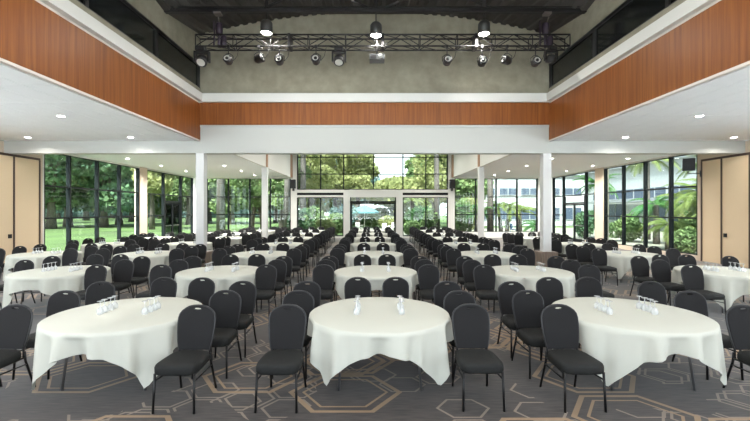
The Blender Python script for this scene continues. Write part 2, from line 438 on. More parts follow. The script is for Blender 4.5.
# ------------------------------------------------------------------ windows
def window(n, axis, c, us, zs, bw=.075, depth=.17, skip=(), gm='window_glass'):
    """us, zs: bar positions; axis 'x' = glass in a plane x=c, axis 'y' = plane y=c"""
    u0, z0 = us[0], zs[0]
    w = sempty('window_%d' % n, (c, u0, z0) if axis == 'x' else (u0, c, z0))
    def bx(ua, ub, za, zb, d0, d1):
        ua -= u0; ub -= u0; za -= z0; zb -= z0
        return MB().box(d0, d1, ua, ub, za, zb) if axis == 'x' else MB().box(ua, ub, d0, d1, za, zb)
    for i, u in enumerate(us):
        segs = [(zs[0], zs[-1])]
        obj('mullion', bx(u - bw / 2, u + bw / 2, zs[0], zs[-1], -depth / 2, depth / 2), 'dark_frame', w)
    for j, z in enumerate(zs):
        for i in range(len(us) - 1):
            if (i, j) in skip and j in (0, 1): continue
            obj('transom', bx(us[i] + bw / 2, us[i+1] - bw / 2, z - bw / 2.4, z + bw / 2.4, -depth / 3, depth / 3), 'dark_frame', w)
    for j in range(len(zs) - 1):
        for i in range(len(us) - 1):
            if (i, j) in skip: continue
            obj('pane', bx(us[i] + bw / 2, us[i+1] - bw / 2, zs[j] + bw / 2.4, zs[j+1] - bw / 2.4, -.006, .006), gm, w)
    return w
ZS = [ZS0, ZS1, ZS2, ZS3]; ZBK = [ZB0, ZB1, ZB2, ZB3]
window(1, 'x', XL - .1, [15.3, 16.64, 18.35, 19.97, 21.57], ZS)
window(2, 'x', XL - .1, [22.31, 24.2, 26.4, 28.1], ZS, skip=((1, 0), (1, 1)))
window(3, 'x', XR + .1, [15.62, 17.08, 18.68, 20.28, 21.85], ZS)
window(4, 'x', XR + .1, [22.73, 23.8, 26.6, 28.05], ZS, skip=((1, 0), (1, 1)))
window(5, 'y', YB + .1, [-12.03, -10.45, -8.88, -7.38, -5.88], ZBK)
window(6, 'y', YB + .1, [6.13, 7.67, 9.17, 10.7, 12.17], ZBK)
window(7, 'y', YB + .1, [-5.38, -3.69, -2.01, .18, 2.34, 4.02, 5.60], [3.54, 4.67, 5.91, 6.53])
window(10, 'y', YB + .1, [-5.38, -3.69, -2.04], [.14, 2.95])
window(11, 'y', YB + .1, [2.34, 4.02, 5.60], [.14, 2.95])
window(12, 'y', YF - .15, [XL + .03 + k * (NL - .33 - XL - .03) / 4 for k in range(5)], [.43, 1.7, 3.0, 4.27], gm='clear_glass')  # unseen front glazing, added to bring daylight in
window(13, 'y', YF - .15, [NL + .03 + k * (NR - NL - .06) / 6 for k in range(7)], [.43, 1.7, 3.0, 4.4, 5.7, 6.97], gm='clear_glass')  # tall unseen glazing, added to light header and soffits from the front
window(14, 'y', YF - .15, [NR + .33 + k * (XR - .03 - NR - .33) / 4 for k in range(5)], [.43, 1.7, 3.0, 4.27], gm='clear_glass')  # unseen front glazing at the other end, also added for daylight
window(15, 'x', XL - .1, [YF + .05 + k * (9.25 - YF) / 7 for k in range(8)], ZS, gm='clear_glass')  # unseen near side glazing, added to brighten the soffit
window(16, 'x', XR + .1, [YF + .05 + k * (9.25 - YF) / 7 for k in range(8)], ZS, gm='clear_glass')  # same added glazing on the opposite side, out of view
# doors
def door(n, axis, c, u0, u1, top, full, leaves, handle=True, gm='window_glass'):
    w = sempty('door_%d' % n, (c, u0, 0) if axis == 'x' else (u0, c, 0))
    def bx(ua, ub, za, zb, d):
        ua -= u0; ub -= u0
        return MB().box(-d, d, ua, ub, za, zb) if axis == 'x' else MB().box(ua, ub, -d, d, za, zb)
    t = .09
    obj('jamb', bx(u0 + .02, u0 + t, 0, full, .08), 'dark_frame', w)
    obj('jamb', bx(u1 - t, u1 - .02, 0, full, .08), 'dark_frame', w)
    obj('header', bx(u0 + t, u1 - t, top, top + .10, .08), 'dark_frame', w)
    obj('threshold', bx(u0 + t, u1 - t, 0, .03, .08), 'dark_frame', w)
    obj('pane', bx(u0 + t, u1 - t, top + .1, full, .006), 'window_glass', w)
    ww = (u1 - u0 - 2 * t) / leaves
    for i in range(leaves):
        a = u0 + t + i * ww; b = a + ww
        lf = obj('door_leaf', MB(), 'dark_frame', w); lf.data = (lambda m: (m.materials.append(MATS['dark_frame']), m)[1])(
            MB().add(*((lambda q: (q.v, q.f))(bx(a + .01, a + .08, .04, top - .01, .03)))).add(*((lambda q: (q.v, q.f))(bx(b - .08, b - .01, .04, top - .01, .03))))
            .add(*((lambda q: (q.v, q.f))(bx(a + .08, b - .08, .04, .2, .03)))).add(*((lambda q: (q.v, q.f))(bx(a + .08, b - .08, top - .1, top - .01, .03)))).mesh('door_leaf'))
        obj('pane', bx(a + .08, b - .08, .2, top - .1, .006), gm, lf)
        if handle:
            hb = bx(a + .12, b - .12, 1.02, 1.06, .05)
            obj('push_bar', hb, 'table_steel', lf)
    return w
door(1, 'y', YB + .1, -1.55, 1.85, 2.58, 2.97, 1, False)
door(2, 'x', XL - .1, 24.25, 26.35, 2.5, ZS2 - .05, 2, gm='dark_glass')
door(3, 'x', XR + .1, 23.85, 26.55, 2.42, ZS2 - .05, 2)

# folding partition panels along the near side walls
def partition(sgn, X, edge, widths, label):
    t = thing('folding_partition', label, 'partition', (X - sgn * .0, edge, 0))
    y = edge; th = .05
    def bx(y0, y1, z0, z1, d0, d1):
        a, b = -sgn * d0, -sgn * d1
        return MB().box(min(a, b), max(a, b), y0 - edge, y1 - edge, z0, z1)
    obj('head_track', bx(edge - sum(widths), edge, 3.92, 4.0, .001, .09), 'bronze_edge', t)
    for i, w in enumerate(widths):
        p = obj('panel', bx(y - w + .03, y - .03, .02, 3.92, .001, th), 'tan_panel', t)
        obj('edge_strip', bx(y - .03, y + .03, .01, 3.92, .001, th + .02), 'bronze_edge', t)
        if i == 1:
            obj('latch', bx(y - .22, y - .10, 1.02, 1.16, th, th + .03), 'black_steel', p)
        y -= w
partition(-1, XL, 15.0, [1.08] * 5, 'tan folding partition panels beside the lawn windows')
partition(1, XR, 15.33, [.87] + [1.08] * 5, 'tan folding partition panels beside the palm windows')

# ------------------------------------------------------------------ columns
def column(x, y, w, base_w, base_h, top, label):
    t = thing('column', label, 'column', (x, y, 0), 0, None)
    obj('shaft', MB().box(-w/2, w/2, -w/2, w/2, base_h, top), 'column_paint', t)
    b = MB().box(-base_w/2, base_w/2, -base_w/2, base_w/2, 0, base_h)
    obj('base', b, 'base_wood', t)
column(-5.98, YH + .16, .28, .60, .56, 4.0, 'white column on wooden plinth under cross beam, lawn side')
column(6.16, YH + .16, .28, .60, .56, 4.0, 'white column on wooden plinth under cross beam, palm side')
column(-5.82, 21.4, .28, .55, .5, ZC - .06, 'slim white column between cross beam and rear glass, lawn side')
column(5.97, 21.2, .28, .55, .5, ZC - .06, 'slim white column between cross beam and rear glass, palm side')

# ------------------------------------------------------------------ furniture prototypes
def tilt(z): return -.035 + .10 * max(0, (z - .42) / .51) ** 1.25
def chair_proto():
    t = thing('banquet_chair', '', 'chair')
    # seat cushion: rounded loft
    mb = MB(); rings = []; n = 24
    def ring(z, s, cz=0):
        out = []
        for k in range(n):
            a = 2 * PI * k / n; ca, sa = math.cos(a), math.sin(a); e = .42
            x = math.copysign(abs(ca) ** e, ca); y = math.copysign(abs(sa) ** e, sa)
            wx = (.205 + .022 * (-y * .5 + .5)) * s
            out.append((x * wx, -.272 + y * .232 * (s * .5 + .5 if s < 1 else s), z))
        return out
    lv = [(.372, .80), (.375, .93), (.392, 1.0), (.440, 1.0), (.464, .95), (.476, .80), (.482, .45)]
    vs = []; fs = []
    for z, s in lv: vs += ring(z, s)
    for i in range(len(lv) - 1):
        for k in range(n): fs.append((i*n+k, i*n+(k+1) % n, (i+1)*n+(k+1) % n, (i+1)*n+k))
    vs += [(0, -.272, .371), (0, -.272, .485)]; c0, c1 = len(vs) - 2, len(vs) - 1
    for k in range(n):
        fs.append((c0, (k+1) % n, k)); j = (len(lv) - 1) * n; fs.append((c1, j + k, j + (k+1) % n))
    obj('seat', MB().add(vs, fs, True), 'seat_fabric', t)
    # backrest outline
    half = [(.472, .160), (.50, .170), (.57, .182), (.65, .191), (.73, .197), (.80, .196), (.842, .186), (.874, .164), (.899, .130), (.916, .092), (.925, .050)]
    out = [(-w, z) for z, w in half] + [(0, .928)] + [(w, z) for z, w in reversed(half)]
    slot = [(.045 * math.cos(2 * PI * k / 10), .898 + .012 * math.sin(2 * PI * k / 10)) for k in range(10)]
    bm = bmesh.new()
    vo = [bm.verts.new((x, 0, z)) for x, z in out]; vi = [bm.verts.new((x, 0, z)) for x, z in slot]
    es = [bm.edges.new((vo[i], vo[(i+1) % len(vo)])) for i in range(len(vo))] + [bm.edges.new((vi[i], vi[(i+1) % 10])) for i in range(10)]
    bmesh.ops.triangle_fill(bm, use_beauty=True, edges=es)
    g = bmesh.ops.extrude_face_region(bm, geom=list(bm.faces))
    for v in g['geom']:
        if isinstance(v, bmesh.types.BMVert): v.co.y -= .034
    bmesh.ops.recalc_face_normals(bm, faces=bm.faces)
    for v in bm.verts: v.co.y += tilt(v.co.z) + .017
    me = bpy.data.meshes.new('backrest'); bm.to_mesh(me); bm.free()
    obj('backrest', me, 'black_fabric', t)
    pts = [(x * 1.03, tilt(z), z + (.004 if z > .9 else 0)) for x, z in out]
    obj('back_frame', MB().tube([(-.168, tilt(.44), .38)] + pts + [(.168, tilt(.44), .38)], .0115, 6), 'chair_metal', t)
    for s in (-1, 1):
        obj('leg', MB().tube([(s * .195, -.465, .385), (s * .203, -.487, .0)], .0125, 8), 'leg_metal', t)
        obj('leg', MB().tube([(s * .175, -.03, .44), (s * .178, -.02, .33), (s * .196, .075, .0)], .0125, 8), 'leg_metal', t)
        obj('stretcher', MB().tube([(s * .198, -.47, .31), (s * .182, -.013, .295)], .008, 6), 'leg_metal', t)
        obj('seat_rail', MB().tube([(s * .193, -.46, .372), (s * .174, -.03, .372)], .011, 6), 'leg_metal', t)
    return t
chair0 = chair_proto()

TR = .84      # table radius
TH = .752
def table_proto():
    t = thing('folding_table', '', 'table')
    obj('table_top', MB().lathe([(0, TH - .03), (TR - .01, TH - .03), (TR, TH - .024), (TR, TH - .006), (TR - .006, TH), (0, TH)], 40), 'table_ply', t)
    for sy in (-1, 1):
        for s in (-1, 1):
            obj('leg', MB().tube([(s * .40, sy * .34, TH - .04), (s * .43, sy * .40, .40), (s * .46, sy * .44, .0)], .014, 8), 'table_steel', t)
        obj('cross_bar', MB().tube([(-.43, sy * .40, .40), (.43, sy * .40, .40)], .011, 6), 'table_steel', t)
    for s in (-1, 1):
        obj('brace', MB().tube([(s * .415, -.37, .55), (s * .10, 0, TH - .035), (s * .415, .37, .55)], .009, 6), 'table_steel', t)
    return t
table0 = table_proto()

def cloth_mesh(seed, half=1.075):
    r_ = random.Random(seed); n = 128
    ph = [r_.uniform(0, 2 * PI) for _ in range(4)]
    steps = 9
    prof_n = 3 + steps
    vs = [(0, 0, TH + .004)]; fs = []
    offx, offy = r_.uniform(-.04, .04), r_.uniform(-.04, .04); rot = r_.uniform(-.05, .05)
    for k in range(n):
        a = 2 * PI * k / n; ca, sa = math.cos(a), math.sin(a)
        # extent of the square cloth in this direction, shifted a little
        ar = a - rot; c2, s2 = math.cos(ar), math.sin(ar)
        ex = (half - math.copysign(offx, c2)) / max(1e-6, abs(c2)); ey = (half - math.copysign(offy, s2)) / max(1e-6, abs(s2))
        Lr = min(ex, ey); Lr = min(Lr, 1.535)
        drop = Lr - TR - .008
        near_c = max(0, math.cos(4 * (ar - PI / 4))) ** 2
        wv = (.9 * math.sin(10 * a + ph[0] + .8 * math.sin(3 * a)) + .8 * math.sin(16 * a + ph[1]) + .35 * math.sin(29 * a + ph[2])) / 1.7; wav = math.copysign(abs(wv) ** .8, wv)
        vs.append((ca * TR * .55, sa * TR * .55, TH + .004)); vs.append((ca * (TR - .012), sa * (TR - .012), TH + .004))
        vs.append((ca * (TR + .006), sa * (TR + .006), TH - .006))
        for j in range(1, steps + 1):
            u = j / steps
            amp = (.105 * u ** .7) * (.6 + .4 * min(1, drop / .4))
            rr = TR + .010 + amp * (wav * .9 - .38) * (1 - .35 * near_c) + .050 * near_c * u
            zz = TH - .010 - drop * u * .985
            if zz > TH - .05: rr = max(rr, TR + .008)
            # corner folds twist sideways a little
            tw = near_c * .05 * u * math.sin(10 * (ar - PI / 4) + ph[3])
            vs.append((math.cos(a + tw) * rr, math.sin(a + tw) * rr, zz))
    m = prof_n
    for k in range(n):
        k2 = (k + 1) % n
        fs.append((0, 1 + k * m, 1 + k2 * m))
        for j in range(m - 1): fs.append((1 + k*m + j, 1 + k*m + j + 1, 1 + k2*m + j + 1, 1 + k2*m + j))
    me = MB().add(vs, fs, True).mesh('tablecloth'); me.materials.append(MATS['linen']); return me
CLOTHS = [cloth_mesh(i) for i in range(5)]
def glass_mesh():
    p = [(.0325, 0), (.037, .02), (.0375, .038), (.033, .058), (.020, .076), (.007, .085), (.0045, .095), (.0045, .142), (.010, .150), (.034, .1545), (.035, .157), (.0, .158)]
    me = MB().lathe(p, 14).mesh('stemmed_glass'); me.materials.append(MATS['drinking_glass']); return me
GLASS = glass_mesh()

COLN = {'L3': 'row along the lawn windows', 'L2': 'second row from the lawn windows', 'L1': 'third row from the lawn windows',
        'C': 'middle row facing the glass door', 'R1': 'second row from the palm windows', 'R2': 'row along the palm windows'}
GRID = {'C': (range(1, 8), lambda i: .11 - .01 * i), 'L1': (range(1, 8), lambda i: -2.98 - .10 * (i - 1)), 'R1': (range(1, 8), lambda i: 3.14 + .10 * (i - 1)),
        'L2': (range(2, 8), lambda i: -6.38 - .06 * (i - 2)), 'R2': (range(2, 6), lambda i: 7.3 + .10 * (i - 2)), 'L3': (range(3, 6), lambda i: -9.4 - .08 * (i - 3))}
SEATS = [(-1.03, -.44, 'front lawn-side seat'), (-1.06, .33, 'middle lawn-side seat'), (-1.05, 1.0, 'rear lawn-side seat'),
         (1.03, -.44, 'front palm-side seat'), (1.06, .33, 'middle palm-side seat'), (1.05, 1.0, 'rear palm-side seat'),
         (-.31, 1.36, 'back-edge lawn-half seat'), (.31, 1.36, 'back-edge palm-half seat')]
NUDGE = {('L2', 4): -.45, ('L2', 6): -.48, ('R2', 4): .22, ('L3', 4): -.28}      # tables moved clear of the columns
OMIT = {('L2', 4, 3), ('L2', 6, 4)}                                 # no room for a chair where the column stands
first = True; cl = 0
rj = random.Random(3)
for key, (rows, fx) in GRID.items():
    last = max(rows)
    for i in rows:
        x = fx(i) + NUDGE.get((key, i), 0); y = 4.78 + 3.25 * (i - 1) + (.3 if (key, i) == ('L2', 4) else 0)
        o_ = ORD[last - i + 1]; cn = COLN[key]
        tl = 'folding round table, %s from rear glass, %s' % (o_, cn)
        if first: tb = table0; tb.location = (x, y, 0); tb['label'] = tl; tb['group'] = 'round banquet tables'
        else: tb = dup(table0, (x, y, 0), 0, tl, 'round banquet tables')
        cl += 1
        c = obj('tablecloth', CLOTHS[(cl * 2) % 5 if cl > 1 else 0], None, None, (x, y, 0)); c.rotation_euler = (0, 0, (cl % 4) * PI / 2)
        tag(c, 'white square cloth on table %s from rear glass, %s' % (o_, cn), 'tablecloth', 'white tablecloths')
        for k, (sx_, sy_, sn) in enumerate(SEATS):
            if (key, i, k) in OMIT: continue
            jx, jy, jr = rj.uniform(-.02, .02), rj.uniform(-.03, .03), rj.uniform(-.035, .035)
            p = (x + sx_ + jx * (1 if abs(sx_) < .5 else .5), y + sy_ + jy, 0)
            lab = 'black chair, %s, table %s from rear glass, %s' % (sn, o_, cn); grp = 'black banquet chairs'
            if first and k == 0:
                chair0.location = p; chair0.rotation_euler = (0, 0, jr); chair0['label'] = lab; chair0['group'] = grp
            else: dup(chair0, p, jr, lab, grp)
        for s, sd in ((-1, 'lawn-side'), (1, 'palm-side')):
            for q in range(4):
                g = obj('stemmed_glass', GLASS, None, None, (x + s * .27 + rj.uniform(-.008, .008), y - .10 + q * .092 + rj.uniform(-.006, .006), TH + .005))
                tag(g, 'upside-down glass, %s %s one, table %s from rear glass, %s' % (('frontmost', 'second', 'third', 'rearmost')[q], sd, o_, cn), 'glass', 'upside-down glasses on the tables')
        first = False

# ------------------------------------------------------------------ recessed downlights
rim = MB().lathe([(.075, .0), (.105, -.012), (.115, -.006), (.115, 0.0)], 20).mesh('rim'); rim.materials.append(MATS['white_paint'])
dif = MB().lathe([(0, -.004), (.078, -.004), (.078, 0.0), (0, 0)], 16).mesh('diffuser'); dif.materials.append(MATS['down_glow'])
def downlight(x, y, label, watt, z=ZC):
    t = thing('downlight', label, 'ceiling light', (x, y, z), 0, 'recessed downlights')
    obj('rim', rim, None, t); obj('diffuser', dif, None, t)
    ld = bpy.data.lights.get('downlight_lamp_%d' % watt)
    if not ld:
        ld = bpy.data.lights.new('downlight_lamp_%d' % watt, 'AREA'); ld.shape = 'DISK'; ld.size = .16; ld.energy = watt; ld.color = (1, .95, .88); ld.spread = R(150)
    l = bpy.data.objects.new('lamp', ld); COL.objects.link(l); l.parent = t; l.location = (0, 0, -.02)
for side, xs_, wn in (('L', (-7.95, -11.35), 'lawn'), ('R', (8.42, 12.0), 'palm')):
    for k, x in enumerate(xs_):
        where = ('along %s windows' if k else 'along nave edge on %s side') % wn
        for j, y in enumerate((12.9, 10.0, 7.0, 4.0, 1.0, -1.6)):
            downlight(x, y, 'recessed downlight %s, %s in front of cross beam' % (where, ORD[j + 1]), DOWN_W)
        for j, y in enumerate((26.6, 23.9, 21.1, 18.2)):
            downlight(x, y, 'recessed downlight %s, %s from rear glass' % (where, ORD[j + 1]), DOWN_REAR_W)

for x, wn in ((-3.2, 'lawn'), (3.4, 'palm')):  # lamps hidden by the header, added to brighten the white upper walls
    for j, y in enumerate((26.0, 22.0, 18.0)):
        downlight(x, y, 'added hidden fill downlight in raised rear ceiling, %s side, %s from rear glass' % (wn, ORD[j + 1]), 45.0, 6.55)

# ------------------------------------------------------------------ roof steel, lighting truss
YT = 11.25
t = thing('tie_beam', 'dark steel tie beam with web members under ribbed roof', 'beam', (.12, YT, 7.70))
obj('bottom_chord', MB().box(NL - .12 + .01, NR - .12 - .01, -.07, .07, .0, .025).box(NL - .11, NR - .13, -.012, .012, .025, .13).box(NL - .11, NR - .13, -.07, .07, .13, .15), 'black_steel', t)
for px in (267, 376, 484):
    X = PX(px, YT) - .12
    obj('web_post', MB().box(X - .05, X + .05, -.05, .05, .15, deckz(X + .12, YT) - 7.70 + .04), 'black_steel', t)
for (a, b) in ((-3.2, -1.9), (3.3, 2.0), (-.2, -1.5), (.3, 1.6)):
    obj('web_diagonal', MB().tube([(a, 0, .14), (b, 0, deckz(b, YT) - 7.70 + .02)], .045, 6), 'black_steel', t)
for x in (NL + .6, NR - .6):
    obj('clamp', MB().box(x - .12 - .09, x - .12 + .09, -.1, .1, -.05, .17) if False else MB().box(PX(218 if x < 0 else 547, YT) - .12 - .1, PX(218 if x < 0 else 547, YT) - .12 + .1, -.09, .09, -.06, -.002), 'chain', t)

def highbay(x, y, bottom, hang, label):
    h = .42; t = thing('high_bay_lamp', label, 'lamp', (x, y, bottom), 0, 'high bay pendant lamps')
    obj('housing', MB().lathe([(.155, .02), (.17, .03), (.17, .30), (.12, .37), (.05, .40), (0, .40)], 20), 'lamp_body', t)
    obj('reflector', MB().lathe([(.17, .03), (.175, .0), (.165, .0), (.150, .03)], 20), 'lamp_body', t)
    obj('bulb_glow', MB().lathe([(0, -.02), (.10, -.012), (.150, .022), (0, .03)], 18), 'lamp_glow', t)
    obj('stem', MB().tube([(0, 0, .40), (0, 0, hang - bottom)], .018, 8), 'lamp_body', t)
    ld = bpy.data.lights.get('highbay_lamp')
    if not ld:
        ld = bpy.data.lights.new('highbay_lamp', 'AREA'); ld.shape = 'DISK'; ld.size = .3; ld.energy = HIGHBAY_W; ld.color = (1, .97, .91)
    l = bpy.data.objects.new('lamp', ld); COL.objects.link(l); l.parent = t; l.location = (0, 0, -.03)
for px, py, nm in ((266.5, 33.5, 'on lawn side of projector'), (376, 36.0, 'straight above the projector'), (484, 34.5, 'on palm side of projector')):
    highbay(PX(px, YT), YT, PZ(py, YT), 7.70, 'lit dark high-bay pendant lamp hung from tie beam, ' + nm)
k = 0
for y in (5.2, 0.4):  # lamps out of view, added as fill for the front of the nave
    for x in (-3.4, .12, 3.6):
        k += 1
        highbay(x, y, 7.1, deckz(x, y), 'added out-of-view high-bay fill lamp over the %s, %s' % ('first tables' if y > 2 else 'open floor before the tables', {0: 'middle row', -1: 'lawn side', 1: 'palm side'}[(x > 1) - (x < -1)]))

YR = 11.5
TXL, TXR = PX(195.5, YR), PX(570, YR); TZ0, TZ1, TD = 6.85, 7.19, .31
t = thing('lighting_truss', 'long black box truss carrying stage lights below the roof', 'truss', (0, YR, TZ0))
for dy in (0, TD):
    for dz in (0, TZ1 - TZ0):
        obj('chord', MB().tube([(TXL, dy, dz), (TXR, dy, dz)], .024, 8), 'black_steel', t)
nb = 20; bw = (TXR - TXL) / nb; hh = TZ1 - TZ0
dA = MB().tube([(0, 0, 0), (bw, 0, hh)], .013, 6).mesh('brace'); dA.materials.append(MATS['black_steel'])
dB = MB().tube([(0, 0, hh), (bw, 0, 0)], .013, 6).mesh('brace'); dB.materials.append(MATS['black_steel'])
dH = MB().tube([(0, 0, 0), (bw, TD, 0)], .012, 6).mesh('brace'); dH.materials.append(MATS['black_steel'])
dV = MB().tube([(0, 0, 0), (0, 0, hh)], .015, 6).mesh('strut'); dV.materials.append(MATS['black_steel'])
dC = MB().tube([(0, 0, 0), (0, TD, 0)], .015, 6).mesh('strut'); dC.materials.append(MATS['black_steel'])
for i in range(nb):
    x = TXL + i * bw
    for dy in (0, TD): obj('brace', dA if i % 2 == 0 else dB, None, t, (x, dy, 0))
    for dz in (0, hh): obj('brace', dH, None, t, (x, 0, dz))
for i in range(0, nb + 1, 2):
    x = TXL + i * bw
    for dy in (0, TD): obj('strut', dV, None, t, (x, dy, 0))
    for dz in (0, hh): obj('strut', dC, None, t, (x, 0, dz))
for i in (5, 10, 15):
    x = TXL + i * bw
    obj('splice_plate', MB().box(x - .04, x + .04, -.03, TD + .03, -.03, hh + .03), 'black_steel', t)
# chain hoists
for px, nm in ((218, 'lawn-side'), (547, 'palm-side')):
    x = PX(px, YR)
    t = thing('chain_hoist', 'purple-black chain hoist lifting the %s end of the truss' % nm, 'hoist', (x, YR + .1, TZ1))
    obj('motor', MB().lathe([(0, .03), (.07, .03), (.10, .06), (.10, .34), (.07, .38), (0, .38)], 14), 'chain_motor', t)
    obj('chain', MB().tube([(.02, -.05, .37), (.03, -.15, .49)], .014, 6), 'chain', t)
    obj('sling', MB().tube([(0, 0, .05), (0, .0, -.34)], .05, 8), 'chain_motor', t)
    obj('chain_bag', MB().lathe([(0, -.30), (.07, -.29), (.09, -.2), (.085, 0), (.07, .05), (0, .05)], 12, (.13, 0, -.05)), 'chain_motor', t)
    obj('hanging_cable', MB().tube([(-.16, 0, -.3), (-.15, .02, .1), (-.17, 0, .46)], .025, 6), 'chain_motor', t)
# stage lights
def par_can(px, py, label, side=0):
    x, z = PX(px, YR), PZ(py, YR)
    t = thing('par_can', label, 'stage light', (x, YR, z), 0, 'stage lights on the truss')
    A = Matrix.Rotation(R(side), 4, 'Z') @ Matrix.Rotation(R(90 - 12), 4, 'X')
    obj('housing', MB().lathe([(.09, .15), (.125, .13), (.13, .10), (.12, .09), (.115, -.06), (.07, -.13), (.0, -.14)], 18, mtx=A), 'black_steel', t)
    obj('lens', MB().lathe([(0, .115), (.05, .12), (.105, .115)], 18, mtx=A), 'lens', t)
    obj('lamp_socket', MB().lathe([(0, .15), (.045, .145), (.05, .118)], 12, mtx=A), 'black_steel', t)
    top = TZ0 - z - .03
    obj('yoke', MB().tube([(-.135, 0, 0), (-.14, 0, .13), (-.05, 0, .20), (.05, 0, .20), (.14, 0, .13), (.135, 0, 0)], .012, 6).tube([(0, 0, .20), (0, 0, max(.22, top))], .014, 6), 'black_steel', t)
    obj('clamp', MB().box(-.035, .035, -.04, .04, max(.22, top) - .03, max(.22, top) + .055), 'black_steel', t)
    obj('cable', MB().tube([(.03, .05, .0), (.14, .06, .03), (.24, .05, .15), (.30, .02, max(.22, top))], .008, 5), 'black_steel', t)
for px, py, side, nm in ((228.5, 60.5, 0, 'beside the lawn-side moving head'), (259, 59, 70, 'turned sideways on the lawn-side half'), (279.5, 61, 0, 'next to the sideways lamp, lawn-side half'),
                     (316, 60.5, 0, 'beside the moving head near projector'), (447, 61.5, 0, 'first past projector on palm-side half'), (482, 62.5, 0, 'under palm-side pendant lamp'),
                     (507, 60.5, -65, 'turned sideways on the palm-side half'), (535.5, 62.5, 0, 'beside the palm-side hoist')):
    par_can(px, py, 'round black stage lamp on truss, ' + nm, side)
def moving_head(px, label, s=1.0, tiltx=-25):
    x = PX(px, YR + .15)
    t = thing('moving_head_light', label, 'stage light', (x, YR + .155, TZ0 - .022), 0, 'moving head lights')
    t.scale = (s, s, s)
    obj('base', MB().box(-.13, .13, -.19, .19, -.10, 0), 'black_steel', t)
    for k in (-1, 1):
        obj('arm', MB().box(k * .20 - .025, k * .20 + .025, -.07, .07, -.40, -.08), 'black_steel', t)
    obj('arm_bridge', MB().box(-.22, .22, -.08, .08, -.13, -.09), 'black_steel', t)
    A = Matrix.Rotation(R(tiltx), 4, 'X')
    h = obj('head', MB().lathe([(0, .14), (.09, .13), (.15, .07), (.17, 0), (.17, -.12), (.14, -.15), (.12, -.145)], 18, (0, 0, -.33), A), 'black_steel', t)
    obj('lens', MB().lathe([(.135, -.135), (.07, -.15), (0, -.155)], 18, (0, 0, -.33), A), 'lens', t)
moving_head(202, 'black moving head stage light at the lawn-side truss end', 1.0, -40)
moving_head(339, 'black moving head stage light beside the projector', .95, -30)
moving_head(551, 'black moving head stage light at the palm-side truss end', .85, 20)
x = PX(377, YR - .045)
t = thing('projector', 'dark grey projector hung on a pole below the truss', 'projector', (x, YR - .045, PZ(58.5, YR - .045)))
obj('body', MB().box(-.22, .22, -.16, .16, -.085, .075), 'projector', t)
obj('lens', MB().lathe([(.0, .0), (.05, .0), (.055, .04), (.055, .08)], 14, (.10, -.23, 0), Matrix.Rotation(R(-90), 4, 'X')), 'lens', t)
obj('grille', MB().box(-.19, -.02, -.168, -.158, -.06, .05), 'black_steel', t)
obj('pole', MB().tube([(0, 0, .075), (0, 0, TZ1 - PZ(58.5, YR - .045))], .022, 8), 'black_steel', t)
obj('mount_plate', MB().box(-.12, .12, -.1, .1, .076, .11), 'black_steel', t)
obj('clamp', MB().box(-.05, .05, -.03, .08, TZ0 - .03 - PZ(58.5, YR - .045), TZ0 + .03 - PZ(58.5, YR - .045)), 'black_steel', t)

# wall speakers
t = thing('wall_speaker', 'black loudspeaker on a bracket beside the tan partition', 'speaker', (12.48, 15.35, 3.79), R(-32))
obj('cabinet', MB().add([(-.20, -.17, -.24), (.20, -.17, -.24), (.14, .17, -.22), (-.14, .17, -.22), (-.20, -.22, .24), (.20, -.22, .24), (.14, .17, .22), (-.14, .17, .22)],
    [(3,2,1,0),(4,5,6,7),(0,1,5,4),(1,2,6,5),(2,3,7,6),(3,0,4,7)]), 'speaker', t)
obj('bracket', MB().tube([(0, .0, -.25), (0, 0, -.34), (.44, .32, -.34)], .02, 8).box(.40, .48, .24, .36, -.46, -.22), 'black_steel', t)
for sgn, X, nm in ((-1, -5.62, 'lawn-side'), (1, 5.86, 'palm-side')):
    t = thing('post_speaker', 'small black speaker on the %s post by rear glass' % nm, 'speaker', (X, YB - .35, PZ(184.5, YB - .35)))
    obj('cabinet', MB().box(-.17, .17, -.12, .16, -.28, .36), 'speaker', t)
    obj('grille', MB().box(-.14, .14, -.14, -.12, -.24, .32), 'black_steel', t)
    obj('bracket', MB().box(-.05, .05, -.05, .27, -.46, -.281), 'black_steel', t)

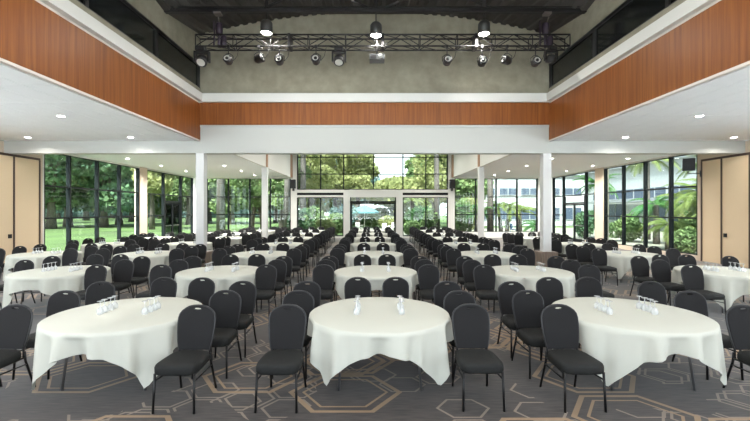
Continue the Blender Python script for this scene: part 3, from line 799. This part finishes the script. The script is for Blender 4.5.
# ------------------------------------------------------------------ outside
def ground():
    struct(obj('lawn', MB().box(-140, -2.2, YB + .3, 160, -.5, -.15).box(-140, XL - .35, 12, YB + .3, -.5, -.15).box(-140, -34, -60, 12, -.5, -.15).box(-2.2, 150, 48, 160, -.5, -.15), 'lawn'))
    struct(obj('terrace', MB().box(-2.2, 60, YB + .3, 48, -.5, -.12).box(XR + .35, 60, 12, YB + .3, -.5, -.12), 'terrace'))
    struct(obj('patio', MB().box(-34, 60, -60, YF - .35, -.5, -.12).box(-34, XL - .35, YF - .35, 12, -.5, -.12).box(XR + .35, 60, YF - .35, 12, -.5, -.12), 'patio'))  # unseen bright ground, added to reflect sunlight in through the added glazing
ground()
def leaf_mesh(name, blobs, n, size, aspect=1.6, droop=0.0, seed=0):
    """n leaves scattered through ellipsoids (cx,cy,cz,rx,ry,rz)"""
    g = np.random.default_rng(seed)
    w = np.array([b[3] * b[4] * b[5] for b in blobs]) ** .67; w = w / w.sum()
    idx = g.choice(len(blobs), n, p=w); B = np.array(blobs)[idx]
    d = g.normal(size=(n, 3)); d /= np.linalg.norm(d, axis=1)[:, None]
    rad = g.uniform(.45, 1.0, n) ** .45
    c = B[:, :3] + d * B[:, 3:6] * rad[:, None]
    u = g.normal(size=(n, 3)); u[:, 2] -= droop; u /= np.linalg.norm(u, axis=1)[:, None]
    v = np.cross(u, g.normal(size=(n, 3))); v /= np.linalg.norm(v, axis=1)[:, None]
    s = size * g.uniform(.6, 1.3, n)[:, None]
    P = np.stack([c - u * s * aspect / 2, c + v * s * .5, c + u * s * aspect / 2, c - v * s * .5], 1).reshape(-1, 3)
    me = bpy.data.meshes.new(name)
    me.vertices.add(4 * n); me.vertices.foreach_set('co', P.ravel().astype(np.float32))
    me.loops.add(4 * n); me.loops.foreach_set('vertex_index', np.arange(4 * n, dtype=np.int32))
    me.polygons.add(n); me.polygons.foreach_set('loop_start', np.arange(0, 4 * n, 4, dtype=np.int32))
    me.update(calc_edges=True); me.validate()
    return me
GZ = -.15
def tree(x, y, h, cr, trunk_h, tr, leaf, label, n=5000, size=.35, bark='bark', lean=0, seed=1, droop=0, low=.0):
    r_ = random.Random(seed)
    t = thing('tree', label, 'tree', (x, y, GZ))
    blobs = []
    for k in range(12):
        a = r_.uniform(0, 2 * PI); q = r_.uniform(.15, .75) * cr
        z = r_.uniform(trunk_h * (1 - low), h - cr * .35)
        rr = cr * r_.uniform(.32, .5)
        blobs.append((lean + math.cos(a) * q, math.sin(a) * q, z, rr, rr, rr * r_.uniform(.6, .85)))
    blobs.append((lean, 0, (trunk_h + h) / 2, cr * .75, cr * .75, (h - trunk_h) * .42))
    m = MB().tube([(0, 0, 0), (lean * .3, .05, trunk_h * .5), (lean * .8, 0, trunk_h), (lean, 0, h * .75)], [tr * 1.35, tr, tr * .85, tr * .35], 10)
    obj('trunk', m, bark, t)
    for k in range(4):
        b = blobs[k * 2]
        obj('branch', MB().tube([(lean * .7, 0, trunk_h * .85), ((b[0] + lean) / 2, b[1] / 2, (trunk_h + b[2]) / 2), b[:3]], [tr * .55, tr * .4, tr * .15], 7), bark, t)
    obj('foliage', leaf_mesh('foliage', blobs, n, size, 1.5, droop, seed), leaf, t)
    return t
def at(px, d): return PX(px, d)
# lawn side trees
LT = [(51, 46, 13, 5.0, 3.2, .45, 'leaf_dark', 'broad dark-green tree on the lawn beside the tan partition'),
      (68, 52, 14, 5.2, 3.6, .45, 'leaf_dark', 'dark-green lawn tree behind the first window mullion'),
      (104, 50, 13, 5.0, 3.4, .42, 'leaf_dark', 'dark-green lawn tree in the third window bay'),
      (119, 58, 13, 5.0, 3.6, .42, 'leaf_dark', 'slender dark-green lawn tree further off'),
      (86, 84, 15, 6.5, 3.5, .5, 'leaf_mid', 'far mid-green tree across the lawn'),
      (30, 62, 15, 6.5, 3.5, .5, 'leaf_dark', 'large dark tree hidden mostly by the partition'),
      (132, 76, 15, 6.0, 3.5, .5, 'leaf_blue', 'blue-green tree far across the lawn'),
      (152, 44, 12, 3.0, 4.5, .25, 'leaf_lime', 'yellow-green drooping tree beside the tan pillar'),
      (172, 66, 14, 6.0, 3.2, .45, 'leaf_mid', 'mid-green tree seen behind the dark lawn door'),
      (189, 60, 13, 5.0, 3.5, .4, 'leaf_mid', 'bright green tree by the rear corner'),
      (58, 100, 17, 8, 3, .5, 'leaf_blue', 'blue-green tree in the far treeline'),
      (112, 105, 17, 8, 3, .5, 'leaf_blue', 'blue-green treetop at the lawn end'),
      (160, 100, 17, 8, 3, .5, 'leaf_blue', 'hazy blue-green tree beyond the lawn door')]
for k, (px, d, h, cr, th, tr, lf, lab) in enumerate(LT):
    tree(at(px, d), d, h, cr, th, tr, lf, lab, n=6000 if d < 60 else 4500, size=.42 if d < 60 else .6, seed=20 + k, droop=1.2 if lf == 'leaf_lime' else 0, low=.0)
def hedge(xs0, xs1, y0, y1, h, leaf, label, n, size, seed):
    t = thing('hedge', label, 'hedge', ((xs0 + xs1) / 2, (y0 + y1) / 2, GZ)); L_ = xs1 - xs0; r_ = random.Random(seed); m_ = max(6, int(L_ / (h * 1.2)))
    bl = []
    for k in range(m_):
        u = (k + .5) / m_ - .5
        bl.append((u * L_, u * (y1 - y0) + r_.uniform(-.2, .2) * h, h * .42, L_ / m_ * .9, h * .5, h * r_.uniform(.45, .62)))
    obj('foliage', leaf_mesh('foliage', bl, n, size, 1.3, 0, seed), leaf, t)
    m = MB()
    for b in bl: m.tube([(b[0], b[1], 0), (b[0], b[1], h * .5)], [h * .03, h * .015], 5)
    obj('stems', m, 'bark', t)
hedge(-98, -26, 112, 118, 5.2, 'leaf_blue', 'long blue-grey hedge closing the lawn behind the trees', 22000, .7, 400)
hedge(-4.4, 5.2, 57, 57, 2.9, 'leaf_mid', 'pale green hedge beyond the parasol, in line with the door', 5000, .28, 401)
# rear left window
BT = [(251, 44, 9, 3.6, 2.6, .26, 'leaf_mid', 'mid-green forked tree on the lawn behind rear windows', .5),
      (263, 45, 9, 3.4, 2.6, .22, 'leaf_mid', 'leaning mid-green tree beside the slim lawn-side column', -.6),
      (232, 60, 12, 5.0, 2.8, .35, 'leaf_mid', 'green tree behind the thick grey palm trunk', 0),
      (209, 66, 13, 5.5, 3.0, .4, 'leaf_mid', 'green tree at the rear corner of the lawn', 0),
      (282, 41, 8, 3.0, 2.6, .3, 'leaf_mid', 'green tree with dark trunk by the post speaker', 0),
      (276, 70, 14, 6.0, 3, .4, 'leaf_dark', 'dark tree far behind the rear lawn', 0),
      (310, 46, 12.5, 4.2, 3.0, .3, 'leaf_lime', 'lime-green feathery tree behind the clerestory by the lawn-side post', 0),
      (335, 50, 13, 4.2, 3.0, .3, 'leaf_lime', 'lime-green feathery tree above the shrubs', 0),
      (358, 46, 11, 2.6, 4.6, .25, 'leaf_lime', 'lime-green feathery tree above the teal parasol', 0),
      (396, 56, 7.2, 4.2, 4.0, .3, 'leaf_lime', 'lime-green tree over the glass door opening', 0),
      (434, 47, 12, 3.4, 3.6, .3, 'leaf_lime', 'lime-green tree behind the palm-side clerestory', 0),
      (350, 76, 15, 6.5, 3, .4, 'leaf_blue', 'blue-green tree far behind the parasol', 0),
      (322, 72, 14, 6.5, 3, .4, 'leaf_blue', 'blue-green tree far behind the shrubs', 0),
      (463, 46, 9, 3.4, 2.6, .25, 'leaf_mid', 'bushy green tree beside the palm-side post speaker', 0),
      (424, 62, 11, 4.0, 3, .35, 'leaf_mid', 'green tree far behind the palm trunk', 0)]
for k, (px, d, h, cr, th, tr, lf, lab, ln) in enumerate(BT):
    tree(at(px, d), d, h, cr, th, tr, lf, lab, n=5500, size=.30 if d < 56 else .5, seed=60 + k, lean=ln, droop=1.0 if lf == 'leaf_lime' else 0, low=.15 if lf == 'leaf_lime' else 0)
def shrub(x, y, r, h, leaf, label, seed, n=1300, size=.16):
    t = thing('shrub', label, 'shrub', (x, y, GZ + .02)); r_ = random.Random(seed)
    bl = [(0, 0, h * .5, r * .7, r * .7, h * .48)] + [(r_.uniform(-.6, .6) * r, r_.uniform(-.4, .4) * r, h * r_.uniform(.35, .7), r * .4, r * .4, h * .3) for _ in range(5)]
    obj('foliage', leaf_mesh('foliage', bl, n, size, 1.7, 0, seed), leaf, t)
    m = MB()
    for k in range(4):
        b = bl[k + 1]; m.tube([(0, 0, 0), (b[0], b[1], b[2])], [.04, .015], 5)
    obj('stems', m, 'bark', t)
SH = [(303, 32.5, 1.3, 2.4, 'leaf_dark', 'dark green shrub by the lawn-side rear post'), (314, 34.5, 1.5, 2.6, 'leaf_mid', 'tall mid-green shrub behind the lawn-side rear glass'),
      (326, 31.8, 1.1, 1.5, 'leaf_lime', 'low yellow-green shrub at the rear glass'), (336, 33, 1.2, 2.0, 'leaf_mid', 'round green shrub beside the door post'),
      (343, 37, 1.5, 2.8, 'leaf_blue', 'blue-green shrub behind the door post'), (411, 33, 1.0, 1.3, 'leaf_mid', 'low clipped green shrub right of the glass door post'),
      (420, 36, 1.4, 2.6, 'palm_dark', 'dark leafy shrub beyond the clipped hedge plant'), (431, 32.5, .9, 2.4, 'leaf_mid', 'slim green shrub beside the palm trunk'),
      (388, 46, 1.6, 1.6, 'leaf_lime', 'pale yellow-green shrub beyond the parasol'), (372, 50, 1.8, 1.8, 'leaf_mid', 'green shrub in line with the parasol'),
      (463, 33, 1.3, 3.2, 'leaf_mid', 'tall leafy shrub behind palm-side rear window'), (470, 36, 1.5, 3.6, 'leaf_lime', 'tall lime shrub near the slim palm-side column')]
for k, (px, d, r, h, lf, lab) in enumerate(SH): shrub(at(px, d), d, r, h, lf, lab, 200 + k)
# shrubs outside the palm-side windows
for k, (x, y, r, h, lf, lab) in enumerate([(17.0, 17.6, 1.3, 2.6, 'leaf_mid', 'dense bright green bush by the partition end window'), (19.5, 20.0, 1.4, 2.2, 'palm_leaf', 'yellow-green bush outside the palm-side windows'),
      (18.3, 22.3, 1.2, 1.8, 'leaf_mid', 'mid-green bush under the palm fronds'), (17.5, 26.5, 1.2, 1.9, 'leaf_mid', 'round bush outside the palm-side door'),
      (21, 25, 1.5, 2.8, 'leaf_lime', 'lime bush behind the palm-side pillar'), (16.2, 29.6, 1.0, 2.2, 'leaf_dark', 'dark green bush at the rear corner outside'),
      (20.0, 17.0, 1.5, 2.4, 'leaf_dark', 'dark bush behind the short end-window palm'), (15.3, 18.9, .8, 1.3, 'leaf_mid', 'small bush close under the second window pane'), (22.5, 23.0, 1.6, 2.2, 'leaf_dark', 'dark bush backing the leaning palm pair')]):
    shrub(x, y, r, h, lf, lab, 300 + k, 1800, .17)

def frond_mesh(length, nl, seed, wide=.55):
    r_ = random.Random(seed); mb = MB()
    pts = []
    for i in range(9):
        u = i / 8; pts.append(Vector((length * u * (1 - .12 * u * u), 0, length * (.42 * u - .72 * u * u))))
    mb.tube(pts, [.03 * (1 - .8 * i / 8) for i in range(9)], 4)
    for i in range(nl):
        u = .12 + .88 * i / nl; k = min(7, int(u * 8)); q = u * 8 - k; p = pts[k].lerp(pts[k + 1], q); t = (pts[k + 1] - pts[k]).normalized()
        ll = wide * math.sin(PI * min(1, .18 + .8 * u)) ** .6 * length * .42
        for s in (-1, 1):
            d = (t * .55 + Vector((0, s, 0)) * .8 + Vector((0, 0, -.35 - .25 * r_.random()))).normalized()
            e = p + d * ll; w = t * .035 * length * .5
            mb.add([p - w, p + w, e], [(0, 1, 2)])
    return mb.mesh('frond')
FR = {}
def palm(x, y, h, fl, nf, tr, leaf, label, stems=1, seed=0, gz=-.12):
    r_ = random.Random(seed); t = thing('palm_tree', label, 'palm tree', (x, y, gz))
    for s in range(stems):
        ox = (s - (stems - 1) / 2) * tr * 3.0; lean = ox * 1.6 + r_.uniform(-.1, .1); hh_ = h * r_.uniform(.9, 1.05)
        obj('trunk', MB().tube([(ox, 0, 0), (ox + lean * .3, 0, hh_ * .5), (ox + lean, 0, hh_)], [tr * 1.2, tr, tr * .9], 9), 'palm_bark', t)
        key = (round(fl, 1), leaf)
        if key not in FR:
            FR[key] = [frond_mesh(fl, 26, 5 + q) for q in range(2)]
            for m in FR[key]: m.materials.append(MATS[leaf])
        for k in range(nf):
            f = obj('frond', FR[key][k % 2], None, t, (ox + lean, 0, hh_ - .05))
            f.rotation_euler = (0, r_.uniform(-.75, .45), 2 * PI * k / nf * 1.0 + r_.uniform(-.25, .25)); q = r_.uniform(.8, 1.1); f.scale = (q, q, q)
# tall trunks right outside the rear wall
palm(at(221, 37), 37, 11.0, 3.2, 14, .36, 'palm_dark', 'tall palm with thick grey trunk on the lawn behind rear windows', 1, 1, GZ)
palm(at(287, 36), 36, 9.5, 3.0, 14, .28, 'palm_dark', 'tall palm with grey trunk beside the post speaker', 1, 2, GZ)
palm(at(437, 32.5), 32.5, 8.5, 2.8, 14, .22, 'palm_dark', 'tall dark-trunked palm behind the palm-side rear glass', 1, 3)
palm(at(490.5, 32.5), 32.5, 8.0, 2.8, 14, .24, 'palm_dark', 'tall grey-trunked palm behind the palm-side rear window', 1, 4)
palm(at(303, 40), 40, 9.0, 3.0, 14, .3, 'palm_leaf', 'tall palm behind the clerestory at the lawn-side post', 1, 5, GZ)
palm(at(504, 33.5), 33.5, 2.5, 1.7, 14, .16, 'palm_leaf', 'short twin-trunk palm with spreading fronds on the patio', 2, 6)
palm(at(520, 36), 36, 2.2, 2.0, 14, .18, 'palm_leaf', 'short leaning palm in front of the white building', 1, 7)
palm(at(536, 34), 34, .8, 1.8, 16, .16, 'palm_dark', 'low bushy palm near the rear corner', 1, 8)
palm(at(470, 33), 33, 2.0, 1.6, 13, .14, 'palm_dark', 'multi-stem palm behind the slim palm-side column', 3, 9)
palm(at(412, 38), 38, 3.2, 2.2, 14, .2, 'palm_leaf', 'feathery palm seen beyond the door post', 1, 10)
for k, (x, y, h, fl, st, lf, lab) in enumerate([(17.2, 19.6, 3.0, 2.2, 2, 'palm_leaf', 'twin-trunk palm outside the widest palm-side window'), (19.2, 22.4, 2.7, 2.2, 2, 'palm_leaf', 'leaning palm pair behind the bushes'),
      (21.0, 24.0, 5.6, 2.6, 1, 'palm_leaf', 'tall palm with hanging yellow-green fronds'), (16.6, 17.2, 2.1, 2.1, 1, 'palm_leaf', 'low spreading palm beside the bright green bush'),
      (20.2, 28.5, 6.0, 2.6, 1, 'palm_leaf', 'tall palm outside the palm-side door'), (17.0, 29.2, 4.2, 2.0, 1, 'palm_dark', 'slim dark palm at the outer rear corner'),
      (23.0, 21.5, 6.2, 2.6, 1, 'palm_leaf', 'tall palm against the white building'), (18.0, 24.6, 2.6, 2.0, 1, 'palm_dark', 'dark green palm by the palm-side pillar'),
      (15.6, 15.9, 1.7, 1.9, 1, 'palm_leaf', 'short palm hard against the end window near the partition'), (18.6, 18.4, 2.0, 2.2, 1, 'palm_leaf', 'spreading palm behind the bright green bush'),
      (16.2, 21.2, 1.5, 1.8, 1, 'palm_leaf', 'low palm in the fourth pane beside the pillar'), (21.5, 19.0, 3.4, 2.4, 1, 'palm_dark', 'mid-height dark palm further towards the white building'),
      (24.0, 27.0, 3.0, 2.4, 2, 'palm_dark', 'twin dark palm near the white building corner')]):
    palm(x, y, h, fl, 15, .17, lf, lab, st, 40 + k)

# white building wrapping the palm side
t = thing('white_building', 'long white building with dark window strips beyond the palms', 'building', (30, 30, -.12))
obj('wall', MB().box(0, 14, -22, 34, 0, 10.5), 'bld_white', t)
obj('wing_wall', MB().box(-16, 0, 24, 36, 0, 9.5), 'bld_white', t)
for z, wh in ((1.0, 1.9), (3.5, 1.05)):
    for j in range(13):
        y = -20 + j * 3.3
        if z == 1.0 and j % 3 == 1: continue
        f = obj('window', MB().box(-.06, .02, y, y + 2.9, z, z + wh), 'bld_glass', t)
        obj('window_frame', MB().box(-.10, -.06, y + 1.4, y + 1.5, z, z + wh).box(-.10, -.06, y - .04, y + 2.94, z - .06, z), 'bld_grey', f)
for z, wh in ((.9, 1.6), (4.3, .9)):
    for j in range(5):
        x = -15.2 + j * 3.0
        f = obj('window', MB().box(x, x + 2.3, 23.94, 24.02, z, z + wh), 'bld_glass', t)
        obj('window_frame', MB().box(x + 1.1, x + 1.2, 23.9, 23.94, z, z + wh).box(x - .04, x + 2.34, 23.9, 23.94, z - .06, z), 'bld_grey', f)
obj('cornice', MB().box(-.4, 14, -22.3, 24, 7.2, 7.5), 'bld_grey', t)
obj('cornice', MB().box(-16.3, -.4, 23.6, 24, 7.0, 7.3), 'bld_grey', t)
obj('canopy', MB().box(-2.0, -.11, -20, 22, 3.05, 3.25), 'bld_grey', t)

# teal parasol on the patio, in line with the glass door
d = 40; t = thing('parasol', 'teal patio parasol standing outside the glass door', 'parasol', (at(364.5, d), d, GZ + .03)); PARASOL = t
obj('pole', MB().tube([(0, 0, .05), (0, 0, 2.9)], .035, 8), 'cream_paint', t)
mb = MB(); n = 8; rr = 1.9
vs = [(0, 0, 2.95)] + [(rr * .5 * math.cos(2 * PI * k / n), rr * .5 * math.sin(2 * PI * k / n), 2.62) for k in range(n)] + [(rr * math.cos(2 * PI * k / n), rr * math.sin(2 * PI * k / n), 2.12) for k in range(n)] + [(rr * math.cos(2 * PI * k / n), rr * math.sin(2 * PI * k / n), 1.98) for k in range(n)]
fs = [(0, 1 + k, 1 + (k+1) % n) for k in range(n)] + [(1 + k, 1 + n + k, 1 + n + (k+1) % n, 1 + (k+1) % n) for k in range(n)] + [(1 + n + k, 1 + 2*n + k, 1 + 2*n + (k+1) % n, 1 + n + (k+1) % n) for k in range(n)]
c = obj('canopy', MB().add(vs, fs), 'parasol_cloth', t); md = c.modifiers.new('s', 'SOLIDIFY'); md.thickness = .012
for k in range(n):
    a = 2 * PI * k / n; obj('rib', MB().tube([(0, 0, 2.92), (rr * .98 * math.cos(a), rr * .98 * math.sin(a), 2.08)], .012, 5), 'cream_paint', t)
obj('base', MB().lathe([(0, 0), (.3, 0), (.3, .06), (.06, .1), (0, .1)], 16), 'cream_paint', t)
t.scale = (.78, .78, .92)
def patio_chair(x, y, rz, m, label):
    t = thing('patio_chair', label, 'chair', (x, y, -.12), rz)
    obj('seat', MB().box(-.25, .25, -.25, .25, .40, .45), m, t); obj('backrest', MB().box(-.25, .25, .22, .27, .45, .95), m, t)
    for sx_ in (-1, 1):
        for sy_ in (-1, 1): obj('leg', MB().tube([(sx_ * .22, sy_ * .22, .40), (sx_ * .24, sy_ * .24, 0)], .02, 6), m, t)
        obj('armrest', MB().box(sx_ * .25 - .03, sx_ * .25 + .03, -.25, .22, .62, .66), m, t)
for k, (px, d, rz, m, lab) in enumerate([(386, 36, .6, 'cream_paint', 'cream patio chair beside the parasol, outside the glass door'), (392, 38, -.8, 'cream_paint', 'cream patio chair further past the glass door'),
        (359, 39, 2.6, 'cream_paint', 'cream patio chair behind the parasol pole'), (514, 35, .9, 'blue_paint', 'blue patio chair between the short palms'), (463, 35.5, -.5, 'cream_paint', 'cream patio chair behind the palm-side rear window')]):
    patio_chair(at(px, d), d, rz, m, lab)
